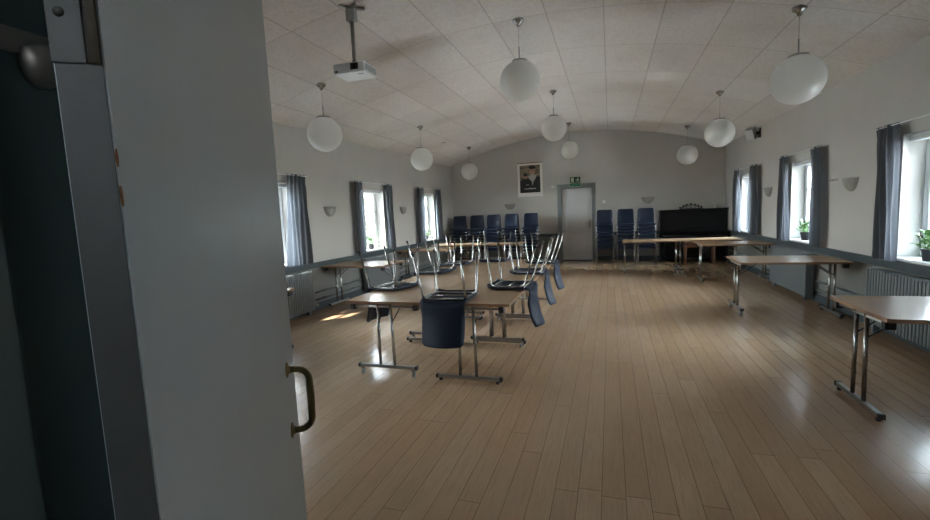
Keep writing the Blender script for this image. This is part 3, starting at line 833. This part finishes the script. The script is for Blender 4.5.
bm = B(); rbox(bm, -.365, .365, -.014, 0, .955, .975, .003); obj('hanger_strip', bm, 'red_brown', t)

t = thing('exit_sign', 'green emergency exit sign above the grey door frame', 'sign', (-.925, YE - .032, 2.09))
bm = B(); rbox(bm, -.155, .155, -.016, .03, .0, .28, .003); obj('sign_body', bm, 'sign_pale', t)
bm = B(); box(bm, -.145, .145, -.018, -.016, .105, .272); obj('upper_panel', bm, 'sign_dark', t)
bm = B(); box(bm, -.145, .145, -.018, -.016, .012, .095); obj('lower_panel', bm, 'sign_green', t)
bm = B(); box(bm, -.115, -.035, -.0195, -.018, .125, .252); obj('door_symbol', bm, 'sign_pale', t)
bm = B(); mxs = Matrix.Translation((0, -.0195, 0))
prism(bm, el(.075, .238, .014, .014, 14), .0015, mxs)
def limb(a, b_, w):
    a, b_ = Vector(a), Vector(b_); n = Vector((-(b_ - a).y, (b_ - a).x)).normalized() * w
    prism(bm, [tuple(a + n), tuple(b_ + n), tuple(b_ - n), tuple(a - n)], .0015, mxs)
limb((.065, .218), (.075, .172), .013); limb((.068, .213), (.030, .198), .006); limb((.030, .198), (.018, .172), .005); limb((.068, .215), (.105, .195), .006); limb((.105, .195), (.122, .21), .005)
limb((.078, .175), (.105, .150), .008); limb((.105, .150), (.10, .118), .007); limb((.073, .175), (.048, .150), .008); limb((.048, .150), (.012, .146), .007)
obj('running_figure', bm, 'sign_pale', t)
bm = B()
limb((-.06, .055), (.10, .055), .007); limb((-.085, .055), (-.05, .075), .006); limb((-.085, .055), (-.05, .035), .006)
obj('arrow_mark', bm, 'sign_mid', t)

bm = B(); lathe(bm, [(0, .03), (.03, .03), (.042, .02), (.045, 0)], 20, mx=Matrix.Rotation(PI / 2, 4, 'X'))
o = obj('junction_box', bm, 'white_plastic', None, (-1.555, YE + .003, 2.13)); tag(o, 'small round white cover on the end wall left of the exit sign', 'wall fitting')
t = thing('light_switch', 'small white switch plate on the end wall right of the door', 'switch', (-.16, YE, 1.63))
bm = B(); rbox(bm, -.04, .04, -.012, 0, -.04, .04, .004); obj('plate', bm, 'white_plastic', t)
bm = B(); rbox(bm, -.02, .02, -.018, -.01, -.025, .025, .003); obj('rocker', bm, 'white_gloss', t)
t = thing('wall_hook', 'small metal double hook on the right wall left of the nearest wall light', 'hook', (XR, 7.13, 1.70))
bm = B(); rbox(bm, -.008, 0, -.06, .06, -.012, .012, .003); obj('plate', bm, 'steel', t)
for yy in (-.04, .04):
    bm = B(); tube(bm, [(-.006, yy, 0), (-.03, yy, -.004), (-.042, yy, -.02), (-.045, yy, .01)], .005, 8); obj('prong', bm, 'steel', t)
t = thing('wall_speaker', 'grey box loudspeaker tilted under the ceiling on the right wall', 'loudspeaker', (2.66, 10.3, 2.79))
mxs = Matrix.Rotation(-.75, 4, 'Z') @ Matrix.Rotation(.5, 4, 'X') @ Matrix.Scale(.72, 4)
bm = B(); rbox(bm, -.11, .11, -.10, .10, -.15, .15, .01, mxs); obj('cabinet', bm, 'grey_plastic', t)
bm = B(); rbox(bm, -.10, .10, -.112, -.098, -.14, .14, .004, mxs); obj('grille', bm, 'white_plastic', t)
bm = B(); rbox(bm, .03, .152, -.04, .04, -.03, .03, .006); rbox(bm, .135, .15, -.06, .06, -.09, .09, .004); obj('wall_bracket', bm, 'black_plastic', t)
t = thing('smoke_detector', 'tiny white detector on the ceiling near the far left corner', 'detector', (-3.8, 10.26, ceil_z(-3.8)))
bm = B(); lathe(bm, [(0, -.04), (.03, -.038), (.05, -.02), (.055, .012)], 20); obj('dome', bm, 'white_plastic', t)
bm = B(); lathe(bm, [(.055, -.004), (.062, -.004), (.062, .012)], 20); obj('base_ring', bm, 'grey_plastic', t)

# ------------------------------------------------------------------ outside
bm = B(); box(bm, -60, 60, -60, 70, -.9, -.6)
M['gravel'] = mat('gravel', (.32, .315, .30), .95, vary=.25, scale=3, bump=.3)  # grey gravel, toned for the light it bounces into the hall
struct('ground', bm, 'gravel')
M['hedge_leaf'] = mat('hedge_leaf', (.06, .10, .03), .7, vary=.5, scale=30)
def hedge(x, y0, y1, h, lab, seed):
    rnd = random.Random(seed); bm = B()
    n = 2600
    for k in range(n):
        y = rnd.uniform(y0, y1); z = -.6 + h * rnd.random() ** .8; xx = x + rnd.gauss(0, .45)
        a = rnd.random() * 6.28; e = rnd.uniform(-1, 1); s = rnd.uniform(.10, .22)
        u = Vector((math.cos(a) * math.cos(e), math.sin(a) * math.cos(e), math.sin(e))); w = u.cross(Vector((rnd.random() - .5, rnd.random() - .5, rnd.random()))).normalized()
        p = Vector((xx, y, z)); v = [bm.verts.new(q) for q in (p - u * s, p - w * s * .5, p + u * s, p + w * s * .5)]
        bm.faces.new(v)
    o = obj('hedge', bm, 'hedge_leaf'); tag(o, lab, 'hedge'); o['kind'] = 'stuff'
hedge(-10.5, -2, 22, 2.9, 'loose green hedge added outside the left windows to cut sky light', 6)  # added to keep low sky light off the right wall
hedge(12.0, 2, 24, 2.6, 'loose green hedge outside the right windows', 5)

# ------------------------------------------------------------------ light
w = bpy.data.worlds.new('sky'); SC.world = w; w.use_nodes = True
nt = w.node_tree; bg = nt.nodes['Background']
tc = nt.nodes.new('ShaderNodeTexCoord'); sp = nt.nodes.new('ShaderNodeSeparateXYZ'); nt.links.new(tc.outputs['Generated'], sp.inputs[0])
mr = nt.nodes.new('ShaderNodeMapRange'); nt.links.new(sp.outputs[2], mr.inputs[0]); mr.inputs[1].default_value = -.05; mr.inputs[2].default_value = .8
mx = nt.nodes.new('ShaderNodeMix'); mx.data_type = 'RGBA'; nt.links.new(mr.outputs[0], mx.inputs[0])
mx.inputs[6].default_value = (.96, 1.0, 1.0, 1); mx.inputs[7].default_value = (.62, .80, 1.0, 1)
nt.links.new(mx.outputs[2], bg.inputs[0]); bg.inputs[1].default_value = 12
s = bpy.data.lights.new('sun', 'SUN'); s.energy = 22; s.angle = math.radians(1.2); s.color = (1, .95, .86)
so = bpy.data.objects.new('sun', s); COL.objects.link(so)
so.rotation_euler = Vector((.45, .40, -.8)).to_track_quat('-Z', 'Y').to_euler()
for side, xin in ((-1, XL), (1, XR)):
    for k, c in enumerate(WIN):
        l = bpy.data.lights.new('window_portal', 'AREA'); l.shape = 'RECTANGLE'; l.size = 2 * HW; l.size_y = WZ1 - WZ0
        l.cycles.is_portal = True
        lo_ = bpy.data.objects.new('window_portal', l); COL.objects.link(lo_)
        lo_.location = (xin + side * .30, c, (WZ0 + WZ1) / 2)
        lo_.rotation_euler = Vector((-side, 0, 0)).to_track_quat('-Z', 'Z').to_euler()

# ------------------------------------------------------------------ camera
f, yaw, pitch, roll, ch = 445.289, -.3180, .1031, -.0452, 1.4712
yaw, pitch, roll = CAM = (-.31800, .10310, -.04520)
fw = Vector((math.sin(yaw) * math.cos(pitch), math.cos(yaw) * math.cos(pitch), -math.sin(pitch)))
r = fw.cross(Vector((0, 0, 1))).normalized(); u = r.cross(fw)
rr = math.cos(roll) * r + math.sin(roll) * u; uu = -math.sin(roll) * r + math.cos(roll) * u
cam = bpy.data.cameras.new('camera'); co = bpy.data.objects.new('camera', cam); COL.objects.link(co)
cam.sensor_width = 36; cam.sensor_fit = 'HORIZONTAL'; cam.lens = f / 930 * 36; cam.clip_start = .02; cam.clip_end = 300
mt = Matrix((rr, uu, -fw)).transposed().to_4x4(); mt.translation = (0, 0, ch); co.matrix_world = mt
SC.camera = co
SC.view_settings.view_transform = 'Standard'; SC.view_settings.look = 'None'; SC.view_settings.gamma = 1; SC.view_settings.use_curve_mapping = False
SC.view_settings.exposure = 3.06
SC.cycles.max_bounces = 12; SC.cycles.diffuse_bounces = 7; SC.cycles.glossy_bounces = 4; SC.cycles.transparent_max_bounces = 12
SC.cycles.sample_clamp_indirect = 8; SC.cycles.caustics_reflective = False; SC.cycles.caustics_refractive = False
